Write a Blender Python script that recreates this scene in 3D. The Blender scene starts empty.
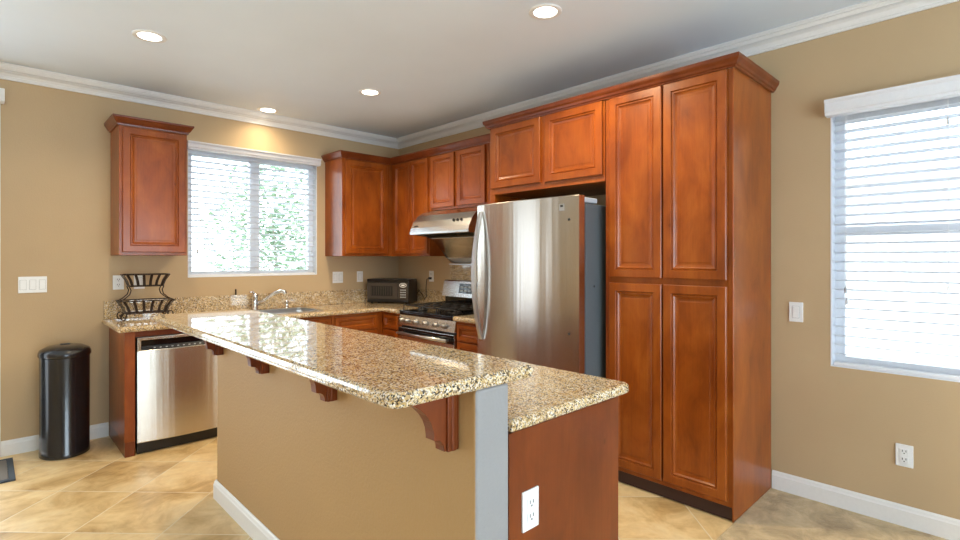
import bpy, bmesh, math, random
from mathutils import Vector, Matrix
random.seed(7)
PI = math.pi
scene = bpy.context.scene
COL = scene.collection

# ------------------------------------------------------------------ camera, world, light, exposure
cd = bpy.data.cameras.new('camera'); cam = bpy.data.objects.new('camera', cd); COL.objects.link(cam)
cam.location = (0, 0, 1.35); cam.rotation_euler = (PI/2, 0, math.radians(46.2-90))
cd.sensor_width = 36; cd.lens = 516.7/960*36; cd.shift_y = -11.3/960; cd.clip_start = .02
scene.camera = cam
scene.view_settings.view_transform = 'Standard'; scene.view_settings.look = 'None'
scene.view_settings.gamma = 1; scene.view_settings.use_curve_mapping = False
scene.view_settings.exposure = 0.42

W = bpy.data.worlds.new('sky'); scene.world = W; W.use_nodes = True
bgn = W.node_tree.nodes['Background']; bgn.inputs[0].default_value = (.82, .91, 1, 1); bgn.inputs[1].default_value = 5.5

def area(name, loc, aim, sx, sy, power, color):
    l = bpy.data.lights.new(name, 'AREA'); l.shape = 'RECTANGLE'; l.size = sx; l.size_y = sy
    l.energy = power; l.color = color
    o = bpy.data.objects.new(name, l); COL.objects.link(o); o.location = loc
    o.rotation_euler = (Vector(aim)-Vector(loc)).to_track_quat('-Z', 'Z').to_euler()
    return o
# added fill at made-up openings behind the camera, then the sliding door's daylight
area('rear_fill', (1.05, -2.72, 1.2), (1.05, 0, 3.4), 3.4, 2.1, 90, (.66, .82, 1))
area('side_fill', (-2.72, .8, 1.55), (0, .8, 2.2), 1.0, 1.1, 10, (1, .9, .75))
area('daylight_sliding_door', (-.85, 4.72, 1.15), (-.85, 0, 1.8), 1.5, 2.0, 20, (.8, .9, 1))

# ------------------------------------------------------------------ constants
XB, YA, ZC = 3.347, 4.806, 2.67      # right wall, left (sink) wall, ceiling
X0, Y0 = -2.8, -2.8                  # the walls behind the camera

# ------------------------------------------------------------------ materials
def newmat(name):
    m = bpy.data.materials.new(name); m.use_nodes = True
    nt = m.node_tree; return m, nt, nt.nodes['Principled BSDF']
def N(nt, t, **kw):
    n = nt.nodes.new(t)
    for k, v in kw.items(): setattr(n, k, v)
    return n
def S(n, **kw):
    for k, v in kw.items(): n.inputs[k.replace('_', ' ')].default_value = v
def coords(nt, kind='Object', scale=(1, 1, 1), rot=(0, 0, 0), loc=(0, 0, 0)):
    tc = N(nt, 'ShaderNodeTexCoord'); mp = N(nt, 'ShaderNodeMapping')
    if kind == 'World':
        g = N(nt, 'ShaderNodeNewGeometry'); nt.links.new(g.outputs['Position'], mp.inputs[0])
    else: nt.links.new(tc.outputs[kind], mp.inputs[0])
    mp.inputs['Scale'].default_value = scale; mp.inputs['Rotation'].default_value = rot; mp.inputs['Location'].default_value = loc
    return mp.outputs[0]
def noise(nt, co, scale, detail=3, rough=.5, dist=0):
    n = N(nt, 'ShaderNodeTexNoise'); S(n, Scale=scale, Detail=detail, Roughness=rough, Distortion=dist)
    nt.links.new(co, n.inputs['Vector']); return n.outputs['Fac']
def ramp(nt, fac, stops, interp='LINEAR'):
    r = N(nt, 'ShaderNodeValToRGB'); r.color_ramp.interpolation = interp
    el = r.color_ramp.elements
    while len(el) < len(stops): el.new(.5)
    for e, (p, c) in zip(el, stops): e.position = p; e.color = (*c, 1) if len(c) == 3 else c
    nt.links.new(fac, r.inputs[0]); return r.outputs['Color']
def mix(nt, a, b, fac, mode='MIX'):
    m = N(nt, 'ShaderNodeMix', data_type='RGBA', blend_type=mode)
    for s, v in ((m.inputs[0], fac), (m.inputs[6], a), (m.inputs[7], b)):
        if hasattr(v, 'links') or hasattr(v, 'is_output'): nt.links.new(v, s)
        else: s.default_value = v if not isinstance(v, tuple) or len(v) == 4 else (*v, 1)
    return m.outputs[2]
def bump(nt, p, h, strength, dist=.002):
    b = N(nt, 'ShaderNodeBump'); S(b, Strength=strength, Distance=dist)
    nt.links.new(h, b.inputs['Height']); nt.links.new(b.outputs[0], p.inputs['Normal'])
def plain(name, col, rough=.5, metal=0, coat=0, spec=None):
    m, nt, p = newmat(name); S(p, Base_Color=(*col, 1), Roughness=rough, Metallic=metal, Coat_Weight=coat)
    co = coords(nt); f = noise(nt, co, 60, 2)
    c = ramp(nt, f, [(.3, tuple(x*.985 for x in col)), (.7, tuple(min(1, x*1.015) for x in col))])
    nt.links.new(c, p.inputs['Base Color'])
    if spec is not None: p.inputs['Specular IOR Level'].default_value = spec
    return m
def emit(name, col, s):
    m, nt, p = newmat(name); S(p, Base_Color=(*col, 1), Emission_Color=(*col, 1), Emission_Strength=s); return m

def wall_paint(name, col, big=.06, bs=130, bst=.35, bd=.0025):
    m, nt, p = newmat(name); co = coords(nt, 'World')
    f = noise(nt, co, 1.3, 3)
    c = ramp(nt, f, [(.3, tuple(x*(1-big) for x in col)), (.7, tuple(x*(1+big) for x in col))])
    nt.links.new(c, p.inputs['Base Color']); S(p, Roughness=.62)
    p.inputs['Specular IOR Level'].default_value = .35
    bump(nt, p, noise(nt, co, bs, 3, .6), bst, bd)
    return m
def wood(name, dark, mid, light, rough=.33):
    m, nt, p = newmat(name)
    co = coords(nt, 'World', (4.5, 4.5, 1.9)); f1 = noise(nt, co, 1.6, 5, .6, .6)
    co2 = coords(nt, 'World', (1, 1, .6)); f2 = noise(nt, co2, 4.0, 4, .55)
    co3 = coords(nt, 'World', (120, 120, 5)); f3 = noise(nt, co3, 1, 2)
    c = ramp(nt, f1, [(.28, dark), (.5, mid), (.74, light)])
    c2 = ramp(nt, f2, [(.3, (.72, .68, .66)), (.68, (1.12, 1.1, 1.06))])
    c = mix(nt, c, c2, .8, 'MULTIPLY')
    c3 = ramp(nt, f3, [(.35, (.88, .86, .84)), (.6, (1, 1, 1))])
    c = mix(nt, c, c3, .7, 'MULTIPLY')
    vo = N(nt, 'ShaderNodeTexVoronoi'); S(vo, Scale=3.1); nt.links.new(coords(nt, 'World', (2.2, 2.2, 1.5)), vo.inputs['Vector'])
    c4 = ramp(nt, vo.outputs['Distance'], [(.02, (.45, .35, .3)), (.07, (1, 1, 1))])
    c = mix(nt, c, c4, .6, 'MULTIPLY')
    nt.links.new(c, p.inputs['Base Color']); S(p, Roughness=rough, Coat_Weight=.25, Coat_Roughness=.18)
    p.inputs['Specular IOR Level'].default_value = .3
    bump(nt, p, f3, .06, .001)
    return m
def granite(name):
    m, nt, p = newmat(name); co = coords(nt, 'World')
    v1 = N(nt, 'ShaderNodeTexVoronoi'); S(v1, Scale=240.0); nt.links.new(co, v1.inputs['Vector'])
    sep = N(nt, 'ShaderNodeSeparateColor'); nt.links.new(v1.outputs['Color'], sep.inputs[0])
    c = ramp(nt, sep.outputs[0], [(0, (.05, .04, .035)), (.10, (.22, .17, .11)), (.22, (.60, .42, .19)), (.42, (.76, .60, .33)), (.60, (.86, .75, .55)), (.78, (.88, .84, .78)), (.94, (.30, .28, .27))], 'CONSTANT')
    f = noise(nt, co, 30, 4, .65)
    c2 = ramp(nt, f, [(.32, (.66, .50, .32)), (.48, (.95, .88, .78)), (.66, (1.08, 1.06, 1.03))])
    c = mix(nt, c, c2, .75, 'MULTIPLY')
    f2 = noise(nt, co, 110, 3, .7)
    c3 = ramp(nt, f2, [(.32, (.22, .17, .13)), (.42, (.9, .88, .86))])
    c = mix(nt, c, c3, .85, 'MULTIPLY')
    f3 = noise(nt, co, 6, 3)
    c = mix(nt, c, (.66, .36, .12), ramp(nt, f3, [(.56, (0, 0, 0)), (.75, (.30, .30, .30))]))
    nt.links.new(c, p.inputs['Base Color']); S(p, Roughness=.035, IOR=1.6)
    p.inputs['Specular IOR Level'].default_value = .6
    return m
def steel(name, col=(.62, .58, .52), rough=.27, aniso=.75, vertical=True):
    m, nt, p = newmat(name); S(p, Base_Color=(*col, 1), Metallic=1, Roughness=rough, Anisotropic=aniso)
    co = coords(nt, 'World', (260, 260, 2) if vertical else (3, 3, 260))
    f = noise(nt, co, 1, 3)
    nt.links.new(ramp(nt, f, [(.3, tuple(x*.93 for x in col)), (.7, tuple(min(1, x*1.05) for x in col))]), p.inputs['Base Color'])
    tg = N(nt, 'ShaderNodeTangent', direction_type='RADIAL', axis='Z'); nt.links.new(tg.outputs[0], p.inputs['Tangent'])
    if vertical:
        S(p, Anisotropic_Rotation=.25)
        bump(nt, p, noise(nt, coords(nt, 'World', (9, 9, .25)), 1, 2), .35, .012)
    return m
def tiles(name):
    m, nt, p = newmat(name)
    T = .447; r2 = math.sqrt(.5)
    g = N(nt, 'ShaderNodeNewGeometry'); sx = N(nt, 'ShaderNodeSeparateXYZ'); nt.links.new(g.outputs['Position'], sx.inputs[0])
    def math_(op, a, b=None):
        n = N(nt, 'ShaderNodeMath', operation=op)
        for i, v in enumerate((a, b)):
            if v is None: continue
            if isinstance(v, (int, float)): n.inputs[i].default_value = v
            else: nt.links.new(v, n.inputs[i])
        return n.outputs[0]
    X, Y = sx.outputs[0], sx.outputs[1]
    s = math_('DIVIDE', math_('SUBTRACT', math_('MULTIPLY', math_('ADD', X, Y), r2), 2.503), T)
    t = math_('DIVIDE', math_('SUBTRACT', math_('MULTIPLY', math_('SUBTRACT', Y, X), r2), 2.511), T)
    def edge(v):
        fr = math_('FRACT', v); return math_('MINIMUM', fr, math_('SUBTRACT', 1.0, fr))
    d = math_('MINIMUM', edge(s), edge(t))
    cell = N(nt, 'ShaderNodeCombineXYZ'); nt.links.new(math_('FLOOR', s), cell.inputs[0]); nt.links.new(math_('FLOOR', t), cell.inputs[1])
    wn = N(nt, 'ShaderNodeTexWhiteNoise', noise_dimensions='3D'); nt.links.new(cell.outputs[0], wn.inputs['Vector'])
    add = N(nt, 'ShaderNodeVectorMath', operation='MULTIPLY_ADD'); nt.links.new(wn.outputs['Color'], add.inputs[0]); add.inputs[1].default_value = (9, 9, 9)
    nt.links.new(g.outputs['Position'], add.inputs[2])
    f = noise(nt, add.outputs[0], 3.2, 6, .62, .8)
    c = ramp(nt, f, [(.27, (.42, .245, .085)), (.42, (.66, .46, .21)), (.55, (.84, .64, .34)), (.74, (.93, .77, .48))])
    f2 = noise(nt, add.outputs[0], 22, 4, .6)
    c = mix(nt, c, ramp(nt, f2, [(.3, (.86, .83, .8)), (.7, (1.05, 1.04, 1.03))]), .6, 'MULTIPLY')
    tint = mix(nt, (.9, .88, .86), (1.06, 1.05, 1.03), wn.outputs['Value'])
    c = mix(nt, c, tint, 1.0, 'MULTIPLY')
    gm = ramp(nt, d, [(.004, (1, 1, 1)), (.009, (0, 0, 0))])
    c = mix(nt, c, (.80, .68, .48), gm)
    nt.links.new(c, p.inputs['Base Color']); S(p, Roughness=.36)
    hgt = ramp(nt, d, [(.004, (0, 0, 0)), (.016, (1, 1, 1))])
    h = mix(nt, hgt, f2, .12)
    bump(nt, p, h, .5, .003)
    return m
def carpet_mat(name):
    m, nt, p = newmat(name); co = coords(nt, 'World')
    f = noise(nt, co, 7, 5, .65, .5)
    c = ramp(nt, f, [(.3, (.36, .235, .10)), (.5, (.58, .42, .20)), (.68, (.78, .60, .33))])
    nt.links.new(c, p.inputs['Base Color']); S(p, Roughness=.95, Sheen_Weight=.3)
    bump(nt, p, noise(nt, co, 260, 3, .7), .8, .006)
    return m
def glass_mat(name):
    m = bpy.data.materials.new(name); m.use_nodes = True; nt = m.node_tree; nt.nodes.clear()
    o = N(nt, 'ShaderNodeOutputMaterial'); mx = N(nt, 'ShaderNodeMixShader'); t = N(nt, 'ShaderNodeBsdfTransparent'); g = N(nt, 'ShaderNodeBsdfGlossy')
    t.inputs[0].default_value = (.94, .97, .96, 1); g.inputs['Roughness'].default_value = .02
    fr = N(nt, 'ShaderNodeFresnel'); fr.inputs[0].default_value = 1.45
    nt.links.new(fr.outputs[0], mx.inputs[0]); nt.links.new(t.outputs[0], mx.inputs[1]); nt.links.new(g.outputs[0], mx.inputs[2]); nt.links.new(mx.outputs[0], o.inputs[0])
    return m

M = {}
M['wall'] = wall_paint('tan_wall_paint', (.53, .385, .225))
M['stucco'] = wall_paint('island_wall_paint', (.455, .285, .122), .03, 85, .6, .004)
M['cool_lit_end'] = wall_paint('cool_daylight_end', (.30, .29, .285), .02, 85, .6, .004)  # end of the tan island wall, cool daylight put into its colour as grey
M['ceiling'] = wall_paint('ceiling_paint', (.75, .825, .90), .03)
M['trim'] = plain('white_trim_paint', (.80, .79, .77), .4)
M['white'] = plain('white_plastic', (.84, .84, .83), .35)
def slat_mat(name):
    m, nt, p = newmat(name); S(p, Base_Color=(.86, .87, .90, 1), Roughness=.4)
    t = N(nt, 'ShaderNodeBsdfTranslucent'); t.inputs[0].default_value = (.86, .89, .95, 1)
    mx = N(nt, 'ShaderNodeMixShader'); mx.inputs[0].default_value = .45
    nt.links.new(p.outputs[0], mx.inputs[1]); nt.links.new(t.outputs[0], mx.inputs[2])
    nt.links.new(mx.outputs[0], nt.nodes['Material Output'].inputs[0]); return m
M['blind'] = plain('white_blind', (.80, .80, .82), .45)
M['slat'] = slat_mat('white_slats')
M['vinyl'] = plain('white_vinyl', (.78, .80, .84), .4)
M['wood'] = wood('cherry_wood', (.20, .040, .004), (.30, .070, .007), (.39, .108, .013))
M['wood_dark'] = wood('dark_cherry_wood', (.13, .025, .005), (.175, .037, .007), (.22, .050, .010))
M['inside'] = plain('cabinet_shadow_board', (.05, .02, .012), .7)  # toe kicks, with the shade under the cabinets put into the colour
M['granite'] = granite('gold_granite')
M['steel'] = steel('brushed_steel')
M['steel_h'] = steel('brushed_steel_horizontal', (.66, .66, .66), .25, .6, False)
M['chrome'] = plain('chrome', (.75, .75, .76), .14, 1)
M['satin'] = plain('satin_steel', (.60, .60, .60), .3, 1)
M['black'] = plain('black_plastic', (.012, .012, .013), .3)
M['blackgloss'] = plain('black_enamel', (.008, .008, .009), .10)
M['iron'] = plain('cast_iron', (.014, .014, .015), .55)
M['bronze'] = plain('dark_bronze_wire', (.035, .022, .016), .4, .6)
M['can'] = plain('black_can', (.010, .011, .014), .24, 0, .4)
M['greyside'] = plain('grey_fridge_side', (.10, .115, .125), .5)
M['gasket'] = plain('brown_gasket', (.05, .025, .018), .6)
M['tile'] = tiles('travertine_tile')
M['carpet'] = carpet_mat('beige_carpet')
M['glass'] = glass_mat('window_glass')
M['lens'] = emit('lamp_lens', (1, .93, .80), 6)
M['slot'] = plain('dark_slot', (.03, .03, .03), .6)
M['darkglass'] = plain('dark_glass', (.015, .015, .016), .07)
M['mwdoor'] = plain('microwave_door', (.075, .062, .055), .22, .3)
M['cord'] = plain('black_cord', (.012, .012, .012), .5)
M['mat'] = plain('grey_mat', (.18, .16, .14), .95)
M['matedge'] = plain('dark_mat_border', (.05, .065, .085), .8)
M['leaf'] = plain('leaf_green', (.20, .29, .19), .6)
M['bark'] = plain('bark', (.34, .31, .27), .9)
M['outwall'] = plain('pale_house_render', (.74, .74, .72), .9)
M['outground'] = plain('pale_paving', (.6, .6, .58), .9)
M['gap'] = plain('grey_gap', (.35, .35, .35), .6)
M['knob'] = plain('dark_satin_knob', (.34, .31, .28), .32, 1)
M['flag'] = plain('display_grey', (.45, .5, .55), .3)

# ------------------------------------------------------------------ helpers
def obj(name, bm, mat, parent=None, smooth=False, org=None):
    """link one mesh; geometry is given in world space and moved to the thing's own origin"""
    root = parent
    while root is not None and root.parent is not None: root = root.parent
    o0 = Vector(root.location) if root is not None else (Vector(org) if org is not None else Vector((0, 0, 0)))
    bmesh.ops.translate(bm, verts=bm.verts, vec=-o0)
    bmesh.ops.recalc_face_normals(bm, faces=bm.faces)
    me = bpy.data.meshes.new(name); bm.to_mesh(me); bm.free()
    if smooth:
        for p in me.polygons: p.use_smooth = True
    o = bpy.data.objects.new(name, me); COL.objects.link(o)
    for m in (mat if isinstance(mat, (list, tuple)) else [mat]): me.materials.append(m)
    if parent is not None: o.parent = parent
    else: o.location = o0
    if smooth == 'auto':
        md = o.modifiers.new('edges', 'EDGE_SPLIT'); md.split_angle = math.radians(40)
    return o
def tag(o, label, cat, group=None):
    o['label'] = label; o['category'] = cat
    if group: o['group'] = group
    return o
def thing(name, label, cat, loc, group=None):
    o = bpy.data.objects.new(name, None); COL.objects.link(o); o.location = loc; o.empty_display_size = .1
    return tag(o, label, cat, group)
def struct(name, bm, mat, parent=None, smooth=False):
    o = obj(name, bm, mat, parent, smooth)
    if parent is None: o['kind'] = 'structure'
    return o
def MB(): return bmesh.new()
def box(bm, a, b, bev=0, seg=2, mi=0):
    x0, y0, z0 = [min(a[i], b[i]) for i in range(3)]; x1, y1, z1 = [max(a[i], b[i]) for i in range(3)]
    vs = [bm.verts.new(c) for c in ((x0,y0,z0),(x1,y0,z0),(x1,y1,z0),(x0,y1,z0),(x0,y0,z1),(x1,y0,z1),(x1,y1,z1),(x0,y1,z1))]
    fs = [bm.faces.new([vs[i] for i in f]) for f in ((3,2,1,0),(4,5,6,7),(0,1,5,4),(1,2,6,5),(2,3,7,6),(3,0,4,7))]
    for f in fs: f.material_index = mi
    if bev:
        es = list({e for f in fs for e in f.edges})
        bmesh.ops.bevel(bm, geom=es, offset=bev, segments=seg, affect='EDGES', profile=.5)
    return bm
def B(a, b, bev=0, seg=2): return box(MB(), a, b, bev, seg)
def tube(bm, pts, r, n=8, closed=False, cap=True):
    pts = [Vector(p) for p in pts]; k = len(pts); rs = r if isinstance(r, (list, tuple)) else [r]*k
    rings = []; up = None
    for i, p in enumerate(pts):
        if closed: d = pts[(i+1) % k]-pts[i-1]
        else: d = pts[min(i+1, k-1)]-pts[max(i-1, 0)]
        d.normalize()
        if up is None: up = Vector((0, 0, 1)) if abs(d.z) < .9 else Vector((1, 0, 0))
        s = d.cross(up)
        if s.length < 1e-4: s = d.cross(Vector((1, 0, 0)) if abs(d.x) < .9 else Vector((0, 1, 0)))
        s.normalize(); up = s.cross(d).normalized()
        rings.append([bm.verts.new(p+(s*math.cos(2*PI*j/n)+up*math.sin(2*PI*j/n))*rs[i]) for j in range(n)])
    m = k if closed else k-1
    for i in range(m):
        a, b = rings[i], rings[(i+1) % k]
        for j in range(n): bm.faces.new((a[j], a[(j+1) % n], b[(j+1) % n], b[j]))
    if cap and not closed: bm.faces.new(rings[0]); bm.faces.new(list(reversed(rings[-1])))
    return bm
def lathe(bm, prof, c, n=24, ax='z', sx=1, sy=1):
    """prof: (r, h) list around axis through c"""
    rings = []
    for r, h in prof:
        ring = []
        for j in range(n):
            a = 2*PI*j/n; u, v = r*math.cos(a)*sx, r*math.sin(a)*sy
            p = {'z': (u, v, h), 'x': (h, u, v), 'y': (u, h, v)}[ax]
            ring.append(bm.verts.new(Vector(c)+Vector(p)))
        rings.append(ring)
    for a, b in zip(rings, rings[1:]):
        for j in range(n): bm.faces.new((a[j], a[(j+1) % n], b[(j+1) % n], b[j]))
    bm.faces.new(rings[0]); bm.faces.new(rings[-1])
    return bm
def prism(bm, poly, fn, t0, t1):
    """poly of (u,v); fn(u,v,t)->xyz"""
    a = [bm.verts.new(fn(u, v, t0)) for u, v in poly]; b = [bm.verts.new(fn(u, v, t1)) for u, v in poly]
    n = len(poly)
    for i in range(n): bm.faces.new((a[i], a[(i+1) % n], b[(i+1) % n], b[i]))
    bm.faces.new(a); bm.faces.new(list(reversed(b)))
    return bm
def rounded(x0, y0, x1, y1, rad, n=6):
    """rad: radii for corners (x0y0, x1y0, x1y1, x0y1)"""
    out = []
    for (cx, cy, a0), r in zip(((x0, y0, PI), (x1, y0, 1.5*PI), (x1, y1, 0), (x0, y1, .5*PI)), rad):
        sx = 1 if cx == x0 else -1; sy = 1 if cy == y0 else -1
        if r <= 0: out.append((cx, cy)); continue
        for i in range(n+1):
            a = a0+i*PI/2/n; out.append((cx+sx*r+r*math.cos(a), cy+sy*r+r*math.sin(a)))
    return out
def inset(poly, d):
    n = len(poly); out = []
    for i in range(n):
        p0, p, p1 = Vector(poly[i-1]), Vector(poly[i]), Vector(poly[(i+1) % n])
        e0 = (p-p0).normalized(); e1 = (p1-p).normalized()
        n0 = Vector((-e0.y, e0.x)); n1 = Vector((-e1.y, e1.x)); b = n0+n1
        if b.length < 1e-6: b = n0
        b.normalize(); k = d/max(.3, b.dot(n0)); out.append(tuple(p+b*k))
    return out
def slab(bm, poly, prof):
    """stack of inset outlines: prof [(inset, z)] bottom to top"""
    rings = [[bm.verts.new((x, y, z)) for x, y in (inset(poly, i) if i else poly)] for i, z in prof]
    n = len(poly)
    for a, b in zip(rings, rings[1:]):
        for j in range(n): bm.faces.new((a[j], a[(j+1) % n], b[(j+1) % n], b[j]))
    bm.faces.new(list(reversed(rings[0]))); bm.faces.new(rings[-1])
    return bm
def faceA(y):   # local (u right, d out of the face, z) on a front that looks to -y
    return lambda u, d, z: (u, y-d, z)
def faceB(x):   # on a front that looks to -x; u is world y
    return lambda u, d, z: (x-d, u, z)
DOORPROF = [(0, 0), (0, .015), (.004, .019), (.046, .019), (.050, .011), (.054, .0145), (.059, .0145), (.066, .0065), (.076, .0035), (.086, .0035), (.090, .0055)]
def door_mesh(u0, u1, z0, z1, fn, prof=DOORPROF, k=1):
    bm = MB(); rings = []
    for i, d in prof:
        i *= k
        rings.append([bm.verts.new(fn(*c)) for c in ((u0+i, d, z0+i), (u1-i, d, z0+i), (u1-i, d, z1-i), (u0+i, d, z1-i))])
    for a, b in zip(rings, rings[1:]):
        for j in range(4): bm.faces.new((a[j], a[(j+1) % 4], b[(j+1) % 4], b[j]))
    bm.faces.new(rings[-1]); bm.faces.new(list(reversed(rings[0])))
    return bm
def fbox(bm, fn, u0, u1, d0, d1, z0, z1, bev=0):
    a, b = fn(u0, d0, z0), fn(u1, d1, z1); return box(bm, a, b, bev)

# ------------------------------------------------------------------ room shell
def wall_with_holes(bm, u0, u1, z0, z1, holes, fn, t):
    """fn(u, d, z): d=0 is the room face, negative d is inside the wall"""
    us = sorted({u0, u1, *[h[0] for h in holes], *[h[1] for h in holes]}); zs = sorted({z0, z1, *[h[2] for h in holes], *[h[3] for h in holes]})
    for a, b in zip(us, us[1:]):
        for c, d in zip(zs, zs[1:]):
            mu, mz = (a+b)/2, (c+d)/2
            if any(h[0] < mu < h[1] and h[2] < mz < h[3] for h in holes): continue
            box(bm, fn(a, 0, c), fn(b, -t, d))
    bmesh.ops.remove_doubles(bm, verts=bm.verts, dist=1e-5)
    dup = {}
    for f in list(bm.faces):
        k = tuple(sorted(v.index for v in f.verts))
    bm.verts.index_update(); seen = {}
    for f in bm.faces: seen.setdefault(tuple(sorted(v.index for v in f.verts)), []).append(f)
    bmesh.ops.delete(bm, geom=[f for fs in seen.values() if len(fs) > 1 for f in fs], context='FACES_ONLY')
    return bm
WA = (1.226, 2.372, 1.192, 2.285)      # window over the sink: x0 x1 z0 z1
WB = (-.235, .714, .762, 2.15)         # window in the right wall: y0 y1 z0 z1
DA = (-1.72, .066, .0, 2.40)         # sliding door in the sink wall
struct('wall_left', wall_with_holes(MB(), X0, XB, 0, ZC, [WA, DA], faceA(YA), .14), M['wall'])
struct('wall_right', wall_with_holes(MB(), Y0, YA+.14, 0, ZC, [WB], faceB(XB), .14), M['wall'])
R1 = (-.6, 2.65, .12, 2.25); R2 = (.3, 1.3, 1.0, 2.1)  # openings made up in the unseen walls to let in fill light
struct('wall_rear', wall_with_holes(MB(), X0, XB, 0, ZC, [R1], lambda u, d, z: (u, Y0+d, z), .14), M['wall'])
struct('wall_side', wall_with_holes(MB(), Y0-.14, YA+.14, 0, ZC, [R2], lambda u, d, z: (X0+d, u, z), .14), M['wall'])
YC = 1.005                            # tile meets carpet here
struct('floor', B((X0, YC, -.05), (XB, YA, 0)), M['tile'])
o = struct('carpet', B((X0, Y0, -.05), (XB, YC, .004)), M['carpet'])
struct('ceiling', B((X0-.14, Y0-.14, ZC), (XB+.14, YA+.14, ZC+.08)), M['ceiling'])

def run_profile(bm, prof, path, closed=False):
    """sweep (out, z) profile along wall path; path = [(x, y, (nx, ny))] with miter normals"""
    rings = [[bm.verts.new((x+n[0]*o_, y+n[1]*o_, z)) for o_, z in prof] for x, y, n in path]
    k = len(prof)
    for a, b in zip(rings, rings[1:]):
        for j in range(k): bm.faces.new((a[j], a[(j+1) % k], b[(j+1) % k], b[j]))
    bm.faces.new(rings[0]); bm.faces.new(list(reversed(rings[-1])))
    return bm
z = ZC
crown = [(.0005, z-.094), (.012, z-.094), (.012, z-.080), (.018, z-.080), (.020, z-.072), (.030, z-.056), (.046, z-.046), (.036, z-.042), (.046, z-.038), (.052, z-.038), (.062, z-.026), (.064, z-.020), (.074, z-.020), (.076, z-.010), (.084, z-.010), (.084, z-.0005), (.0005, z-.0005)]
struct('trim_1', run_profile(MB(), crown, [(X0, YA, (0, -1)), (XB, YA, (-1, -1))]), M['trim'])
struct('trim_2', run_profile(MB(), crown, [(XB, YA, (-1, -1)), (XB, Y0, (-1, 0))]), M['trim'])
basep = [(.0005, .0), (.014, .0), (.014, .078), (.011, .084), (.009, .096), (.004, .104), (.0005, .104)]
struct('baseboard_left', run_profile(MB(), basep, [(.080, YA, (0, -1)), (.682, YA, (0, -1))]), M['trim'])
bb = [(o_, zz+.0045) for o_, zz in basep]
struct('baseboard_right', run_profile(MB(), bb, [(XB, 1.003, (-1, 0)), (XB, Y0, (-1, 0))]), M['trim'])
# door casing edge of the sliding door
bm = MB(); box(bm, (.052, YA-.02, 0), (.079, YA-.0005, 2.42), .003)
struct('trim_3', bm, M['trim'])

# windows
def window(name, u0, u1, z0, z1, fn, upright):
    fw = .05
    bm = MB(); fbox(bm, fn, u0, u0+fw, -.13, -.075, z0, z1); fbox(bm, fn, u1-fw, u1, -.13, -.075, z0, z1)
    fbox(bm, fn, u0+fw, u1-fw, -.13, -.075, z0, z0+fw); fbox(bm, fn, u0+fw, u1-fw, -.13, -.075, z1-fw, z1)
    j = .006
    fbox(bm, fn, u0, u0+j, -.0745, .002, z0, z1); fbox(bm, fn, u1-j, u1, -.0745, .002, z0, z1); fbox(bm, fn, u0+j, u1-j, -.0745, .002, z0, z0+j)
    r = struct(name, bm, M['vinyl'])
    if upright: obj('mullion', fbox(MB(), fn, (u0+u1)/2-.042, (u0+u1)/2+.042, -.125, -.07, z0+fw, z1-fw), M['vinyl'], r)
    else: obj('meeting_rail', fbox(MB(), fn, u0+fw, u1-fw, -.125, -.07, 1.475, 1.525), M['vinyl'], r)
    obj('pane', fbox(MB(), fn, u0+fw, u1-fw, -.108, -.104, z0+fw, z1-fw), M['glass'], r)
    return r
window('window_1', *WA, faceA(YA), True)
window('window_2', *WB, faceB(XB), False)
window('window_rear_added', *R1, lambda u, d, zz: (u, Y0+d, zz), True)
window('window_side_added', *R2, lambda u, d, zz: (X0+d, u, zz), True)
# sliding glass door beside the frame's edge
bm = MB(); fn = faceA(YA)
for u in (DA[0], -.86, DA[1]-.07): fbox(bm, fn, u, u+.07, -.11, -.05, .0, 2.40)
for u0, u1 in ((DA[0]+.07, -.86), (-.79, DA[1]-.07)):
    fbox(bm, fn, u0, u1, -.11, -.05, 0, .08); fbox(bm, fn, u0, u1, -.11, -.05, 2.32, 2.40)
d1 = struct('door_1', bm, M['vinyl'])
bm = MB(); fbox(bm, fn, DA[0]+.07, -.86, -.085, -.08, .08, 2.32); fbox(bm, fn, -.79, DA[1]-.07, -.085, -.08, .08, 2.32)
obj('pane', bm, M['glass'], d1)

# outside the windows
struct('ground', B((-12, -12, -.35), (16, 18, -.30)), M['outground'])
def tree(loc, h, rad, n, label, pink=False, low=.2):
    t = thing('tree', label, 'tree', loc)
    bm = MB(); x, y, zb = loc
    tube(bm, [(x, y, zb), (x+.05, y, zb+h*.35), (x-.03, y+.05, zb+h*.7)], [.035, .028, .012], 8)
    for a in range(6):
        an = a*1.05; tube(bm, [(x+.02, y, zb+h*(.3+.05*a)), (x+rad*.6*math.cos(an), y+rad*.6*math.sin(an), zb+h*(.5+.06*a))], [.013, .005], 6)
    obj('trunk', bm, M['bark'], t)
    bm = MB(); rnd = random.Random(5)
    for i in range(n):
        a, ph = rnd.uniform(0, 2*PI), math.acos(rnd.uniform(-1, 1)); rr = rad*rnd.random()**.45
        c = Vector((x+rr*math.sin(ph)*math.cos(a), y+rr*math.sin(ph)*math.sin(a), zb+h*.62+rr*math.cos(ph)*h*.42/rad))
        l, w = rnd.uniform(.035, .065), rnd.uniform(.015, .028)
        m = Matrix.Rotation(rnd.uniform(0, 2*PI), 3, 'Z') @ Matrix.Rotation(rnd.uniform(-1.2, 1.2), 3, 'X')
        vs = [bm.verts.new(c+m @ Vector(p)) for p in ((-l, 0, 0), (-l*.3, w, .01), (l*.5, w*.8, .01), (l, 0, 0), (l*.5, -w*.8, .01), (-l*.3, -w, .01))]
        bm.faces.new(vs)
    obj('foliage', bm, M['leaf'], t)
    return t
tree((3.35, 8.2, -.3), 3.3, 1.05, 3200, 'small leafy tree seen through the blind of the sink window')
hs = thing('neighbor_house', 'pale house wall showing through the blind of the tall window', 'house', (8.0, .8, -.3))
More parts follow.
